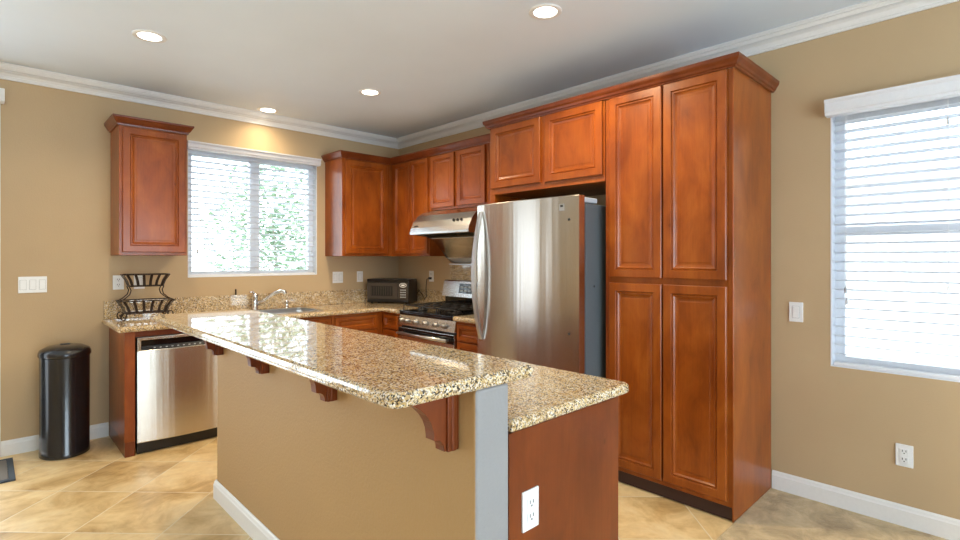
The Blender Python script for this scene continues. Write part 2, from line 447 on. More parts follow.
obj('wall', B((7.9, -3.5, -.3), (8.1, 4.5, 2.3)), M['outwall'], hs)
obj('roof', B((7.5, -3.7, 2.3), (8.3, 4.7, 2.42)), M['outwall'], hs)

# ------------------------------------------------------------------ window blinds
def blind(label, u0, u1, z0, z1, vz1, fn, cordspec):
    base = fn((u0+u1)/2, .03, z0)
    t = thing('window_blind', label, 'blind', base)
    # valance with small molded profile and returns
    vp = [(.002, z1), (.060, z1), (.060, z1+.012), (.066, z1+.018), (.066, vz1-.022), (.070, vz1-.016), (.076, vz1-.010), (.076, vz1), (.002, vz1)]
    bm = prism(MB(), vp, lambda d, zz, u: fn(u, d, zz), u0-.022, u1+.022)
    obj('valance', bm, M['blind'], t)
    bm = MB(); pitch = .0505; n = int((z1-z0-.03)/pitch); tilt = math.tan(math.radians(10))
    for i in range(n):
        zc = z1-.03-i*pitch
        if zc < z0+.035: break
        vs = []
        for side in (0, 1):
            for u in (u0+.004, u1-.004):
                for j in range(5):
                    s = j/4-.5; d = s*.050-.031; cz = zc+s*.050*tilt+.003*(1-4*s*s)-side*.0028
                    vs.append(bm.verts.new(fn(u, d, cz)))
        A_, B_, C_, D_ = vs[0:5], vs[5:10], vs[10:15], vs[15:20]
        for j in range(4):
            bm.faces.new((A_[j], A_[j+1], B_[j+1], B_[j])); bm.faces.new((C_[j], D_[j], D_[j+1], C_[j+1]))
            bm.faces.new((A_[j], C_[j], C_[j+1], A_[j+1])); bm.faces.new((B_[j], B_[j+1], D_[j+1], D_[j]))
        bm.faces.new((A_[0], B_[0], D_[0], C_[0])); bm.faces.new((A_[4], C_[4], D_[4], B_[4]))
    obj('slats', bm, M['slat'], t)
    bm = MB(); fbox(bm, fn, u0+.004, u1-.004, -.056, -.006, z0, z0+.018, .004)
    obj('bottom_rail', bm, M['blind'], t)
    bm = MB()
    L = u1-u0
    for q in ([.12, .5, .88] if L > 1 else [.16, .84]):
        for d in (-.0580, -.0025):
            tube(bm, [fn(u0+q*L, d, z0+.01), fn(u0+q*L, d, z1)], .0012, 5)
    obj('ladder_cord', bm, M['blind'], t)
    for u, zt in cordspec:
        c = obj('pull_cord', tube(MB(), [fn(u, .004, z1+.001), fn(u, .004, zt)], .0012, 5), M['blind'], t)
        a, b, cc = fn(u, .004, zt-.035), fn(u, .004, zt-.012), fn(u, .004, zt)
        obj('tassel', tube(MB(), [a, b, cc], [.0075, .006, .0025], 8), M['satin'], c)
    return t
blind('white slatted blind with wooden valance over the wide sink window', 1.232, 2.362, 1.197, 2.262, 2.326, faceA(YA), [(1.30, 1.425), (2.315, 1.43)])
blind('tall white slatted blind over the window in the wall beside the pantry', -.226, .706, .768, 2.122, 2.207, faceB(XB), [(.645, 1.20), (.640, 1.14), (.235, 1.22), (.237, 2.03)])
# vertical blind header of the sliding door, only its end shows
t = thing('door_blind', 'white valance end of the sliding door blind at the top of the wall', 'blind', (-.8, YA-.05, 2.41))
obj('valance', B((-1.8, YA-.105, 2.405), (.098, YA-.001, 2.49), .003), M['trim'], t)

# ------------------------------------------------------------------ cabinets
def crown_bm(path):
    zt = 2.375; b = 2.312
    prof = [(.0, b), (.010, b), (.012, b+.010), (.018, b+.014), (.026, b+.026), (.034, b+.040), (.038, b+.046), (.041, b+.050), (.042, zt), (.0, zt)]
    return run_profile(MB(), prof, path)
def cab_body(t, a, b, mat='wood'):
    return obj('body', B(a, b, .0015, 1), M[mat], t)

ZB, ZT = 1.375, 2.322
# wall cabinet at the left of the sink window
t = thing('wall_cabinet', 'single-door cherry wall cabinet hanging beside the sink window above the wire basket', 'cabinet', (.91, YA-.17, ZB))
cab_body(t, (.695, 4.463, ZB), (1.132, YA-.001, ZT))
obj('door', door_mesh(.714, 1.118, 1.398, 2.300, faceA(4.462)), M['wood'], t)
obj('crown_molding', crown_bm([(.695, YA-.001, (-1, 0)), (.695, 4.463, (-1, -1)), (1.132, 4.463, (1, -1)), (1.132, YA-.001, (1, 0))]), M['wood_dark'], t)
# right of the window, sink wall
t = thing('wall_cabinet', 'single-door cherry wall cabinet between the sink window and the corner, above the white switches', 'cabinet', (2.74, YA-.17, ZB))
cab_body(t, (2.46, 4.463, ZB), (3.0, YA-.001, ZT))
obj('door', door_mesh(2.487, 2.962, 1.398, 2.300, faceA(4.462)), M['wood'], t)
# corner pair on the right wall
FX = 3.022
t = thing('wall_cabinet', 'two-door cherry wall cabinet in the corner above the microwave', 'cabinet', (3.19, 4.15, ZB))
obj('body', box(box(MB(), (FX, 3.834, ZB), (XB-.001, 4.4625, ZT), .0015, 1), (3.0015, 4.464, ZB), (XB-.001, YA-.001, ZT), .0015, 1), M['wood'], t)
obj('door', door_mesh(3.850, 4.128, 1.398, 2.300, faceB(FX-.001), k=.8), M['wood'], t)
obj('door', door_mesh(4.136, 4.405, 1.398, 2.300, faceB(FX-.001), k=.8), M['wood'], t)
# over the hood
t = thing('wall_cabinet', 'short two-door cherry wall cabinet mounted right above the range hood', 'cabinet', (3.19, 3.43, 1.80))
cab_body(t, (FX, 3.045, 1.797), (XB-.001, 3.832, ZT))
obj('door', door_mesh(3.076, 3.427, 1.818, 2.300, faceB(FX-.001), k=.9), M['wood'], t)
obj('door', door_mesh(3.472, 3.803, 1.818, 2.300, faceB(FX-.001), k=.9), M['wood'], t)
# narrow one between hood cabinet and fridge cabinet: a filler closing the gap
t = thing('filler_panel', 'narrow cherry filler strip closing the gap between hood cabinet and fridge cabinet', 'panel', (3.19, 2.9, 1.80))
obj('panel', B((FX+.002, 2.767, 1.797), (XB-.001, 3.043, ZT), .0015, 1), M['wood'], t)
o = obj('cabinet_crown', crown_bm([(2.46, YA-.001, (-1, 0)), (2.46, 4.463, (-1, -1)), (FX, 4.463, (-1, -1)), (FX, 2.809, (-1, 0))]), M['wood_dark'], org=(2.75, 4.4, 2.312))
tag(o, 'dark cherry crown strip running along the wall cabinets around the corner', 'molding')

# deep fridge cabinet and pantry
PX = 2.757
t = thing('fridge_cabinet', 'deep two-door cherry cabinet bridging over the steel refrigerator', 'cabinet', (3.05, 2.27, 1.82))
bm = box(MB(), (PX, 1.762, 1.828), (XB-.001, 2.765, ZT+.0037), .0015, 1)
obj('body', bm, M['wood'], t)
obj('side_panel', B((PX, 2.715, 0.001), (XB-.001, 2.765, 1.827)), M['wood'], t)
obj('door', door_mesh(2.268, 2.737, 1.872, 2.300+.022, faceB(PX-.001)), M['wood'], t)
obj('door', door_mesh(1.775, 2.226, 1.868, 2.300+.022, faceB(PX-.001)), M['wood'], t)
t = thing('pantry_cabinet', 'tall four-door cherry pantry cabinet standing from floor nearly to ceiling', 'cabinet', (3.05, 1.38, 0))
bm = box(MB(), (PX, 1.012, .075), (XB-.016, 1.758, ZT+.0037), .0015, 1)
obj('body', bm, M['wood'], t)
obj('toe_kick', B((PX+.012, 1.014, .0045), (XB-.016, 1.756, .075)), M['inside'], t)
obj('side_panel', B((PX-.004, 1.006, .005), (XB-.016, 1.0118, ZT+.0037), .001, 1), M['wood'], t)
for u0, u1 in ((1.388, 1.725), (1.036, 1.378)):
    obj('door', door_mesh(u0, u1, .105, 1.205, faceB(PX-.001)), M['wood'], t)
    obj('door', door_mesh(u0, u1, 1.240, 2.300+.022, faceB(PX-.001)), M['wood'], t)
def crown2(path):
    b, zt = 2.326, 2.385
    prof = [(.0, b), (.012, b), (.014, b+.008), (.022, b+.012), (.026, b+.024), (.036, b+.036), (.038, b+.040), (.039, b+.046), (.040, zt), (.0, zt)]
    return run_profile(MB(), prof, path)
o = obj('cabinet_crown', crown2([(FX-.048, 2.7665, (0, 1)), (PX, 2.7665, (-1, 1)), (PX, 1.006, (-1, -1)), (XB-.001, 1.006, (0, -1))]), M['wood_dark'], org=(2.75, 1.9, 2.326))
tag(o, 'dark cherry crown strip on top of the pantry and fridge cabinets', 'molding')

# base cabinets
CZ = .89; CT = .852                  # counter top and its underside
FY = 4.190                           # base cabinet fronts on the sink wall
t = thing('end_panel', 'cherry end panel between the trash can wall and the dishwasher', 'panel', (.71, 4.49, 0))
obj('panel', B((.684, FY, .10), (.745, YA-.016, CT-.001), .001, 1), M['wood'], t)
obj('toe_kick', B((.686, FY+.002, .0), (.745, YA-.016, .0995)), M['wood_dark'], t)
obj('top_rail', B((.7455, FY, .812), (1.354, FY+.02, CT-.001)), M['wood_dark'], t)
def base_cab(label, u0, u1, face, fn, depth, fronts, loc, sink=False):
    t = thing('base_cabinet', label, 'cabinet', loc)
    bm = fbox(MB(), fn, u0, u1, -depth, 0, .10, .69 if sink else CT-.001)
    if sink: fbox(bm, fn, u0, u1, -.02, 0, .69, CT-.001); fbox(bm, fn, u0, u0+.018, -depth, -.02, .69, CT-.001); fbox(bm, fn, u1-.018, u1, -depth, -.02, .69, CT-.001)
    obj('body', bm, M['wood'], t)
    obj('toe_kick', fbox(MB(), fn, u0, u1, -depth, -.06, .0, .0995), M['inside'], t)
    for kind, a, b, z0, z1 in fronts:
        obj(kind, door_mesh(a, b, z0, z1, lambda u, d, zz: fn(u, d+.001, zz), k=.62 if kind == 'drawer' else .9), M['wood'], t)
    return t
base_cab('cherry base cabinet under the sink beside the dishwasher', 1.356, 2.205, FY, faceA(FY), YA-.016-FY,
         [('drawer', 1.375, 1.77, .70, .828), ('drawer', 1.785, 2.185, .70, .828), ('door', 1.375, 1.77, .125, .685), ('door', 1.785, 2.185, .125, .685)], (1.78, 4.49, 0), True)
base_cab('cherry corner base cabinet under the counter in front of the microwave', 2.207, XB-.002, FY, faceA(FY), YA-.016-FY,
         [('drawer', 2.235, 2.665, .70, .828), ('door', 2.235, 2.665, .125, .685)], (2.77, 4.49, 0))
BX = 2.735
base_cab('narrow cherry base cabinet between the corner and the gas range', 3.902, FY-.001, BX, faceB(BX), XB-.002-BX,
         [('drawer', 3.920, 4.150, .70, .828), ('door', 3.920, 4.150, .125, .685)], (3.04, 4.04, 0))
base_cab('narrow cherry base cabinet with a drawer between gas range and refrigerator', 2.778, 3.118, BX, faceB(BX), XB-.002-BX,
         [('drawer', 2.795, 3.100, .70, .828), ('door', 2.795, 3.100, .125, .685)], (3.04, 2.95, 0))

# ------------------------------------------------------------------ counters
def nose(bm, p0, p1, out):   # rounded front edge along p0-p1, bulging towards `out`
    prof = [(0, CT)] + [(.016*math.cos(a), (CZ+CT)/2+(CZ-CT)/2*math.sin(a)) for a in [(-PI/2+PI*i/8) for i in range(9)]] + [(0, CZ)]
    prof = prof[1:-1]
    a = [bm.verts.new((p0[0]+out[0]*o_*p0[2], p0[1]+out[1]*o_*p0[3], zz)) if False else bm.verts.new((p0[0]+out[0]*o_, p0[1]+out[1]*o_, zz)) for o_, zz in prof]
    b = [bm.verts.new((p1[0]+out[0]*o_, p1[1]+out[1]*o_, zz)) for o_, zz in prof]
    for j in range(len(prof)-1): bm.faces.new((a[j], a[j+1], b[j+1], b[j]))
    bm.faces.new(a); bm.faces.new(list(reversed(b)))
CFY, CFX = 4.163, 2.706              # where the straight part of the counters ends
t = thing('countertop', 'gold speckled granite counter running along the sink wall and around the corner to the range', 'countertop', (1.98, 4.48, CT))
SX0, SX1, SY0, SY1 = 1.50, 2.16, 4.27, 4.66
bm = MB()
for a, b in (((.656, CFY), (SX0, YA-.001)), ((SX0, CFY), (SX1, SY0)), ((SX0, SY1), (SX1, YA-.001)), ((SX1, CFY), (XB-.001, YA-.001)), ((CFX, 3.902), (XB-.001, CFY))):
    box(bm, (*a, CT), (*b, CZ))
bmesh.ops.remove_doubles(bm, verts=bm.verts, dist=1e-5)
nose(bm, (.656, CFY), (CFX, CFY), (0, -1)); nose(bm, (CFX, CFY), (CFX, 3.902), (-1, 0)); nose(bm, (.656, YA-.001), (.656, CFY), (-1, 0))
obj('slab', bm, M['granite'], t)
bm = box(MB(), (.652, YA-.021, CZ+.0005), (XB-.022, YA-.001, 1.03), .002, 1); 
obj('backsplash', bm, M['granite'], t)
obj('side_splash', B((XB-.021, 3.902, CZ+.0005), (XB-.001, YA-.001, 1.03), .002, 1), M['granite'], t)
t = thing('countertop', 'short gold granite counter between the gas range and the refrigerator', 'countertop', (3.03, 2.95, CT))
bm = box(MB(), (CFX, 2.778, CT), (XB-.001, 3.118, CZ)); nose(bm, (CFX, 3.118), (CFX, 2.778), (-1, 0))
obj('slab', bm, M['granite'], t)
obj('backsplash', B((XB-.021, 2.778, CZ+.0005), (XB-.001, 3.118, 1.03), .002, 1), M['granite'], t)
o = obj('range_backsplash', B((XB-.014, 3.12, .88), (XB-.001, 3.90, 1.30)), M['granite'], org=(XB, 3.51, .88))
tag(o, 'granite panel on the wall behind the range, under the hood', 'backsplash')

# sink, faucet, soap pump
t = thing('sink', 'drop-in stainless kitchen sink set in the granite counter under the window', 'sink', (1.83, 4.46, CZ-.18))
bm = MB(); g = .002
rim = rounded(SX0-.012, SY0-.012, SX1+.012, SY1+.012, (.03,)*4)
inn = rounded(SX0+.012, SY0+.012, SX1-.012, SY1-.012, (.05,)*4)
low = rounded(SX0+.03, SY0+.03, SX1-.03, SY1-.03, (.05,)*4)
rings = [[bm.verts.new((x, y, zz)) for x, y in pl] for pl, zz in ((rim, CZ+.0008), (rim, CZ+.004), (inn, CZ+.004), (inn, CZ-.02), (low, CZ-.18))]
for a, b in zip(rings, rings[1:]):
    for j in range(len(a)): bm.faces.new((a[j], a[(j+1) % len(a)], b[(j+1) % len(a)], b[j]))
bm.faces.new(rings[-1])
obj('basin', bm, M['satin'], t)
obj('drain', lathe(MB(), [(.04, 0), (.04, .004), (.03, .006)], (1.83, 4.46, CZ-.1795), 20), M['chrome'], t)
fx, fy = 1.745, 4.725
t = thing('faucet', 'chrome single-lever kitchen faucet with a straight spout behind the sink', 'faucet', (fx, fy, CZ))
obj('body', lathe(MB(), [(.034, 0), (.034, .006), (.026, .012), (.024, .10), (.027, .115), (.027, .135), (.020, .148), (.0, .150)][:-1], (fx, fy, CZ+.001), 20), M['chrome'], t, True)
obj('spout', tube(MB(), [(fx+.012, fy-.012, CZ+.05), (fx+.07, fy-.045, CZ+.095), (fx+.14, fy-.085, CZ+.150), (fx+.185, fy-.11, CZ+.170), (fx+.215, fy-.125, CZ+.160), (fx+.222, fy-.13, CZ+.140)], [.014, .014, .015, .019, .021, .017], 12), M['chrome'], t, True)
obj('lever', tube(MB(), [(fx, fy, CZ+.143), (fx-.02, fy-.012, CZ+.163), (fx-.055, fy-.03, CZ+.165)], [.014, .010, .007], 10), M['chrome'], t, True)
t = thing('soap_dispenser', 'short chrome cap of a countertop soap pump beside the faucet', 'soap dispenser', (2.03, 4.715, CZ))
obj('cap', lathe(MB(), [(.022, 0), (.022, .008), (.015, .014), (.014, .045), (.018, .052), (.017, .068), (.008, .072)], (2.03, 4.715, CZ+.001), 18), M['chrome'], t, True)
t = thing('wall_hook', 'tiny dark hook on top of the granite backsplash under the sink window', 'hook', (1.605, YA-.012, 1.0305))
obj('stem', tube(MB(), [(1.605, YA-.011, 1.0305), (1.605, YA-.011, 1.062), (1.600, YA-.022, 1.078)], [.006, .006, .007], 8), M['bronze'], t, True)

# ------------------------------------------------------------------ dishwasher
t = thing('dishwasher', 'stainless dishwasher with black control strip under the counter beside the end panel', 'dishwasher', (1.05, 4.48, 0))
DX0, DX1 = .752, 1.352
obj('body', B((DX0+.004, FY+.012, .095), (DX1-.004, YA-.03, .806)), M['black'], t)
obj('kick_plate', B((DX0+.006, FY+.015, .003), (DX1-.006, FY+.05, .094)), M['black'], t)
def bow(x, k=.022):
    s = (x-DX0)/(DX1-DX0)*2-1; return k*(1-s*s)
bm = MB(); n = 16; yb = FY+.010; yf = FY-.008
cols = []
for i in range(n+1):
    x = DX0+.004+(DX1-DX0-.008)*i/n; y = yf-bow(x); s = abs(2*i/n-1)
    cols.append([bm.verts.new(p) for p in ((x, yb, .082), (x, y+.003, .082), (x, y, .087), (x, y, .712), (x, y+.006, .718), (x, yb, .718))])
for a, b in zip(cols, cols[1:]):
    for j in range(6): bm.faces.new((a[j], a[(j+1) % 6], b[(j+1) % 6], b[j]))
bm.faces.new(cols[0]); bm.faces.new(cols[-1])
obj('door', bm, M['steel'], t)
bm = MB()
box(bm, (DX0+.004, yf, .786), (DX1-.004, yb, .806), .003); box(bm, (DX0+.004, yf, .7185), (DX0+.026, yb, .786)); box(bm, (DX1-.026, yf, .7185), (DX1-.004, yb, .786))
obj('frame', bm, M['steel'], t)
# pocket handle: dark back and sloping strip of buttons
bm = MB(); cols = []
for i in range(n+1):
    x = DX0+.027+(DX1-DX0-.054)*i/n; y = yf-bow(x)
    cols.append([bm.verts.new(p) for p in ((x, y+.004, .7190), (x, y+.012, .742), (x, yb-.001, .742), (x, yb-.001, .7190))])
for a, b in zip(cols, cols[1:]):
    for j in range(4): bm.faces.new((a[j], a[(j+1) % 4], b[(j+1) % 4], b[j]))
bm.faces.new(cols[0]); bm.faces.new(cols[-1])
cp = obj('control_strip', bm, M['black'], t)
for i in range(12):
    x = DX0+.10+i*.036; y = yf-bow(x)+.0075
    obj('button', B((x, y-.0012, .727), (x+.012, y+.0012, .733)), M['flag'], cp)
obj('pocket', B((DX0+.027, yb, .742), (DX1-.027, yb+.0015, .786)), M['blackgloss'], t)

# ------------------------------------------------------------------ gas range
RY0, RY1 = 3.122, 3.898; RX = 2.715
t = thing('gas_range', 'stainless and black gas range with six knobs standing between two granite counters', 'stove', (3.02, 3.51, 0))
obj('body', B((RX+.035, RY0, .02), (XB-.03, RY1, .868), .002, 1), M['black'], t)
obj('foot', B((RX+.08, RY0+.03, 0), (XB-.08, RY1-.03, .02)), M['black'], t)
bm = prism(MB(), [(RX-.005, .755), (RX+.034, .755), (RX+.034, .845), (RX+.012, .845)], lambda x, zz, y: (x, y, zz), RY0+.001, RY1-.001)
cp = obj('control_panel', bm, M['steel_h'], t)
for i, y in enumerate((3.855, 3.785, 3.655, 3.515, 3.375, 3.255)):
    y = (3.845, 3.772, 3.640, 3.505, 3.365, 3.250)[i]
    bm = lathe(MB(), [(.024, 0), (.024, -.006), (.020, -.010), (.018, -.030), (.014, -.034)], (RX+.004, y, .800), 16, 'x')
    k = obj('knob', bm, M['knob'], cp, True)
obj('cooktop', B((RX+.006, RY0, .8685), (XB-.032, RY1, .884), .004), M['blackgloss'], t)
obj('front_lip', B((RX+.010, RY0+.001, .8455), (RX+.034, RY1-.001, .868), .003), M['blackgloss'], t)
od = obj('oven_door', B((RX-.004, RY0+.006, .225), (RX+.034, RY1-.006, .735), .004), M['steel_h'], t)
obj('door_band', B((RX-.007, RY0+.008, .66), (RX-.0045, RY1-.008, .732)), M['blackgloss'], od)
obj('window', B((RX-.0065, RY0+.12, .34), (RX-.0045, RY1-.12, .58)), M['darkglass'], od)
bm = MB(); tube(bm, [(RX-.05, RY0+.05, .690), (RX-.055, (RY0+RY1)/2, .690), (RX-.05, RY1-.05, .690)], .014, 12)
for y in (RY0+.07, RY1-.07): tube(bm, [(RX-.0075, y, .690), (RX-.048, y, .690)], .010, 8)
obj('handle', bm, M['satin'], od, True)
obj('storage_drawer', B((RX-.002, RY0+.006, .045), (RX+.034, RY1-.006, .215), .004), M['steel_h'], t)
for (gx, gy) in ((2.87, 3.27), (2.87, 3.75), (3.14, 3.27), (3.14, 3.75), (3.0, 3.51)):
    obj('burner', lathe(MB(), [(.05, 0), (.05, .006), (.036, .010), (.036, .018), (.028, .021)], (gx, gy, .8845), 20), M['iron'], t, True)
for y0, y1 in ((3.135, 3.385), (3.393, 3.627), (3.635, 3.885)):
    bm = MB(); r = .0055; zt = .930; xa, xb = RX+.04, 3.25
    def bar(p, q): tube(bm, [p, q], r, 6)
    for y in (y0+.012, (y0+y1)/2, y1-.012): bar((xa, y, zt), (xb, y, zt))
    for x in (xa, xa+.13, (xa+xb)/2, xb-.13, xb): bar((x, y0+.006, zt), (x, y1-.006, zt))
    for x in (xa, xb, (xa+xb)/2):
        for y in (y0+.012, y1-.012): bar((x, y, .8845), (x, y, zt))
    obj('grate', bm, M['iron'], t)
bm = box(MB(), (3.262, RY0+.005, .8845), (XB-.035, RY1-.005, .99))
bg = obj('backguard', bm, M['blackgloss'], t)
bm = prism(MB(), [(3.222, .990), (XB-.034, .990), (XB-.034, 1.145), (3.262, 1.145), (3.250, 1.135)], lambda x, zz, y: (x, y, zz), RY0+.002, RY1-.002)
bp = obj('backguard_panel', bm, M['steel_h'], bg)
def bgp(y, zz, d): return (3.222+(zz-.990)/.145*.028-d, y, zz)
def quad(bm, y0, y1, z0, z1, d, fnp=bgp):
    a = [bm.verts.new(fnp(*c, d)) for c in ((y0, z0), (y1, z0), (y1, z1), (y0, z1))]; b = [bm.verts.new(fnp(*c, -.001)) for c in ((y0, z0), (y1, z0), (y1, z1), (y0, z1))]
    for j in range(4): bm.faces.new((a[j], a[(j+1) % 4], b[(j+1) % 4], b[j]))
    bm.faces.new(a); bm.faces.new(b)
bm = MB(); quad(bm, 3.36, 3.66, 1.025, 1.115, .002); obj('display', bm, M['darkglass'], bp)
bm = MB()
for i in range(5):
    for j in range(2): quad(bm, 3.385+i*.055, 3.420+i*.055, 1.040+j*.035, 1.058+j*.035, .0028)
obj('keypad', bm, M['flag'], bp)

# ------------------------------------------------------------------ range hood
HY0, HY1 = 3.046, 3.831
t = thing('range_hood', 'curved stainless range hood under the short wall cabinet above the stove', 'range hood', (3.1, 3.51, 1.29))
outer = [(3.020, 1.792), (2.945, 1.775), (2.880, 1.738), (2.832, 1.682), (2.802, 1.625), (2.790, 1.585), (2.793, 1.568), (2.807, 1.563)]
under = [(2.86, 1.563), (2.96, 1.555), (3.04, 1.535), (3.10, 1.490), (3.16, 1.425), (3.22, 1.360), (3.28, 1.315), (XB-.002, 1.305)]
bm = prism(MB(), outer + [(2.86, 1.60), (3.0, 1.59), (XB-.002, 1.59), (XB-.002, 1.792)], lambda x, zz, y: (x, y, zz), HY0, HY1)
obj('canopy', bm, M['steel_h'], t)
for y0, y1 in ((HY0, HY0+.012), (HY1-.012, HY1)):
    obj('side_wing', prism(MB(), [(2.809, 1.563)] + under + [(XB-.002, 1.5895), (3.0, 1.5895), (2.86, 1.5995)], lambda x, zz, y: (x, y, zz), y0, y1), M['steel_h'], t)
obj('filter_panel', prism(MB(), [(3.035, 1.545), (3.045, 1.535), (3.235, 1.358), (3.245, 1.368)], lambda x, zz, y: (x, y, zz), HY0+.0125, HY1-.0125), M['steel_h'], t)
obj('filter_rim', tube(MB(), [(3.036, HY0+.013, 1.541), (3.036, HY1-.013, 1.541)], .006, 8), M['satin'], t)
obj('light_recess', B((2.865, HY0+.02, 1.582), (3.03, HY1-.02, 1.5895)), M['slot'], t)
obj('lower_panel', prism(MB(), [(3.235, 1.356), (XB-.015, 1.312), (XB-.015, 1.34), (3.245, 1.366)], lambda x, zz, y: (x, y, zz), HY0+.0125, HY1-.0125), M['white'], t)
obj('rear_lip', B((3.255, HY0, 1.290), (XB-.0145, HY1, 1.304), .003), M['satin'], t)
def hoodp(y, zz, d):
    for (x0, z0), (x1, z1) in zip(outer, outer[1:]):
        if z1 <= zz <= z0:
            k = (zz-z0)/(z1-z0); return (x0+(x1-x0)*k-d*.8, y, zz+d*.5)
for y in (3.262, 3.214, 3.166):
    p = Vector(hoodp(y, 1.672, 0)); q = Vector(hoodp(y, 1.672, .010))
    obj('button', tube(MB(), [p, q], .012, 14), M['black'], t)
bm = MB(); quad(bm, 3.735, 3.79, 1.632, 1.646, .0015, hoodp); obj('badge', bm, M['slot'], t)

# ------------------------------------------------------------------ refrigerator
t = thing('refrigerator', 'stainless refrigerator with long curved handle in the alcove beside the pantry', 'refrigerator', (2.92, 2.23, 0))
QY0, QY1 = 1.800, 2.672
obj('body', B((2.612, QY0+.004, .03), (XB-.03, QY1-.004, 1.685), .006), M['greyside'], t)
obj('base_grille', B((2.625, QY0+.03, .002), (XB-.08, QY1-.03, .03)), M['black'], t)
obj('gasket', B((2.594, QY0+.012, .06), (2.6118, QY1-.012, 1.690)), M['gasket'], t)
def fridge_door(name, z0, z1):
    bm = MB(); n = 24; cols = []
    for i in range(n+1):
        y = QY0+(QY1-QY0)*i/n; s = 2*i/n-1; e = max(0, abs(s)-.965)/.035
        x = 2.536-.030*(1-s*s)+.002*e*e
        cols.append([bm.verts.new(p) for p in ((2.5935, y, z0), (x+.004, y, z0), (x, y, z0+.005), (x, y, z1-.005), (x+.004, y, z1), (2.5935, y, z1))])
    for a, b in zip(cols, cols[1:]):
        for j in range(6): bm.faces.new((a[j], a[(j+1) % 6], b[(j+1) % 6], b[j]))
    bm.faces.new(cols[0]); bm.faces.new(cols[-1])
    return obj(name, bm, M['steel'], t)
ud = fridge_door('door', .665, 1.730)
fd = fridge_door('freezer_drawer', .055, .655)
bm = MB(); hp = []
yh = QY1-.055
for i in range(15):
    s = i/14; hp.append((2.515-.050*math.sin(PI*s)**.8, yh+.02*math.sin(PI*s),   .785+.895*s))
# flat strap handle
rings = []
for i, p in enumerate(hp):
    w = .016+.008*math.sin(PI*i/14); x, y, zz = p
    rings.append([bm.verts.new(q) for q in ((x-.008, y-w*.6, zz), (x-.008, y+w*.6, zz), (x, y+w, zz), (x+.010, y+w, zz), (x+.010, y-w, zz), (x, y-w, zz))])
for a, b in zip(rings, rings[1:]):
    for j in range(6): bm.faces.new((a[j], a[(j+1) % 6], b[(j+1) % 6], b[j]))
bm.faces.new(rings[0]); bm.faces.new(rings[-1])
obj('handle', bm, M['satin'], ud)
bm = tube(MB(), [(2.508, 1.92, .60), (2.455, 1.95, .60), (2.44, 2.236, .60), (2.455, 2.52, .60), (2.508, 2.55, .60)], .012, 10)
obj('handle', bm, M['satin'], fd, True)
def fdx(y): s = 2*(y-QY0)/(QY1-QY0)-1; return 2.536-.030*(1-s*s)
def fb(y0, y1, z0, z1, d):
    bm = MB(); a = [bm.verts.new((fdx(y)-d, y, zz)) for y, zz in ((y0, z0), (y1, z0), (y1, z1), (y0, z1))]; b = [bm.verts.new((fdx(y)+.002, y, zz)) for y, zz in ((y0, z0), (y1, z0), (y1, z1), (y0, z1))]
    for j in range(4): bm.faces.new((a[j], a[(j+1) % 4], b[(j+1) % 4], b[j]))
    bm.faces.new(a); bm.faces.new(b); return bm
bd = obj('badge', fb(1.897, 1.932, 1.640, 1.682, .002), M['satin'], ud)
bm = fb(1.905, 1.924, 1.662, 1.676, .003); obj('badge_mark', bm, M['slot'], bd)
for zz in (1.585, .90): obj('screw_cap', lathe(MB(), [(.008, .002), (.008, -.003), (.005, -.004)], (fdx(1.865), 1.865, zz), 12, 'x'), M['slot'], ud)
obj('hinge_cover', B((2.60, QY0+.006, 1.6905), (2.74, QY0+.10, 1.722), .006), M['flag'], t)
obj('side_screw', lathe(MB(), [(.007, .0), (.007, -.003), (.004, -.004)], (2.70, QY0+.004, 1.18), 10, 'y'), M['slot'], t)

# ------------------------------------------------------------------ island
IX0, IX1 = .945, 1.075; IY0, IY1 = 1.0, 3.13; BZ0, BZ1 = 1.0, 1.038
wi = B((IX0, IY0, 0), (IX1, IY1, BZ0-.001), .010, 3)
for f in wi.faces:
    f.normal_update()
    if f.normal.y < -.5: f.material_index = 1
struct('wall_island', wi, [M['stucco'], M['cool_lit_end']])
struct('baseboard_island', run_profile(MB(), basep, [(IX0, IY0+.004, (-1, 0)), (IX0, IY1, (-1, 1)), (IX1, IY1, (0, 1))]), M['trim'])
o = obj('bar_top', slab(MB(), rounded(.668, .985, 1.185, 3.33, (.04, .035, .03, .04)),
    [(.016, BZ0), (.008, BZ0+.002), (.003, BZ0+.008), (.003, BZ0+.014), (0, BZ0+.018), (0, BZ1-.014), (.004, BZ1-.006), (.011, BZ1)]), M['granite'], org=(.87, 2.1, BZ0))
tag(o, 'long polished granite bar top raised on the stucco island wall', 'countertop')
o = obj('island_countertop', slab(MB(), rounded(IX1+.001, .992, 1.735, 3.16, (0, .035, .03, 0)),
    [(.012, CT), (.003, CT+.006), (0, CT+.013), (0, CZ-.012), (.003, CZ-.005), (.010, CZ)]), M['granite'], org=(1.4, 2.1, CT))
tag(o, 'lower granite work counter of the island on the refrigerator side of the bar', 'countertop')
t = thing('island_cabinet', 'cherry island base cabinet with plain end panel under the lower granite counter', 'cabinet', (1.36, 2.05, 0))
obj('body', B((IX1+.001, 1.022, .10), (1.640, 3.13, CT-.001)), M['wood'], t)
obj('toe_kick', B((IX1+.001, 1.022, .0), (1.57, 3.13, .0995)), M['inside'], t)
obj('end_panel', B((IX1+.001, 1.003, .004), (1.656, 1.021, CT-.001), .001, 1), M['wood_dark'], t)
fn = lambda u, d, zz: (1.641+d, u, zz)
for i in range(4):
    y0 = 1.05+i*.52
    obj('drawer', door_mesh(y0, y0+.50, .70, .828, fn, k=.62), M['wood'], t)
    obj('door', door_mesh(y0, y0+.50, .125, .685, fn), M['wood'], t)
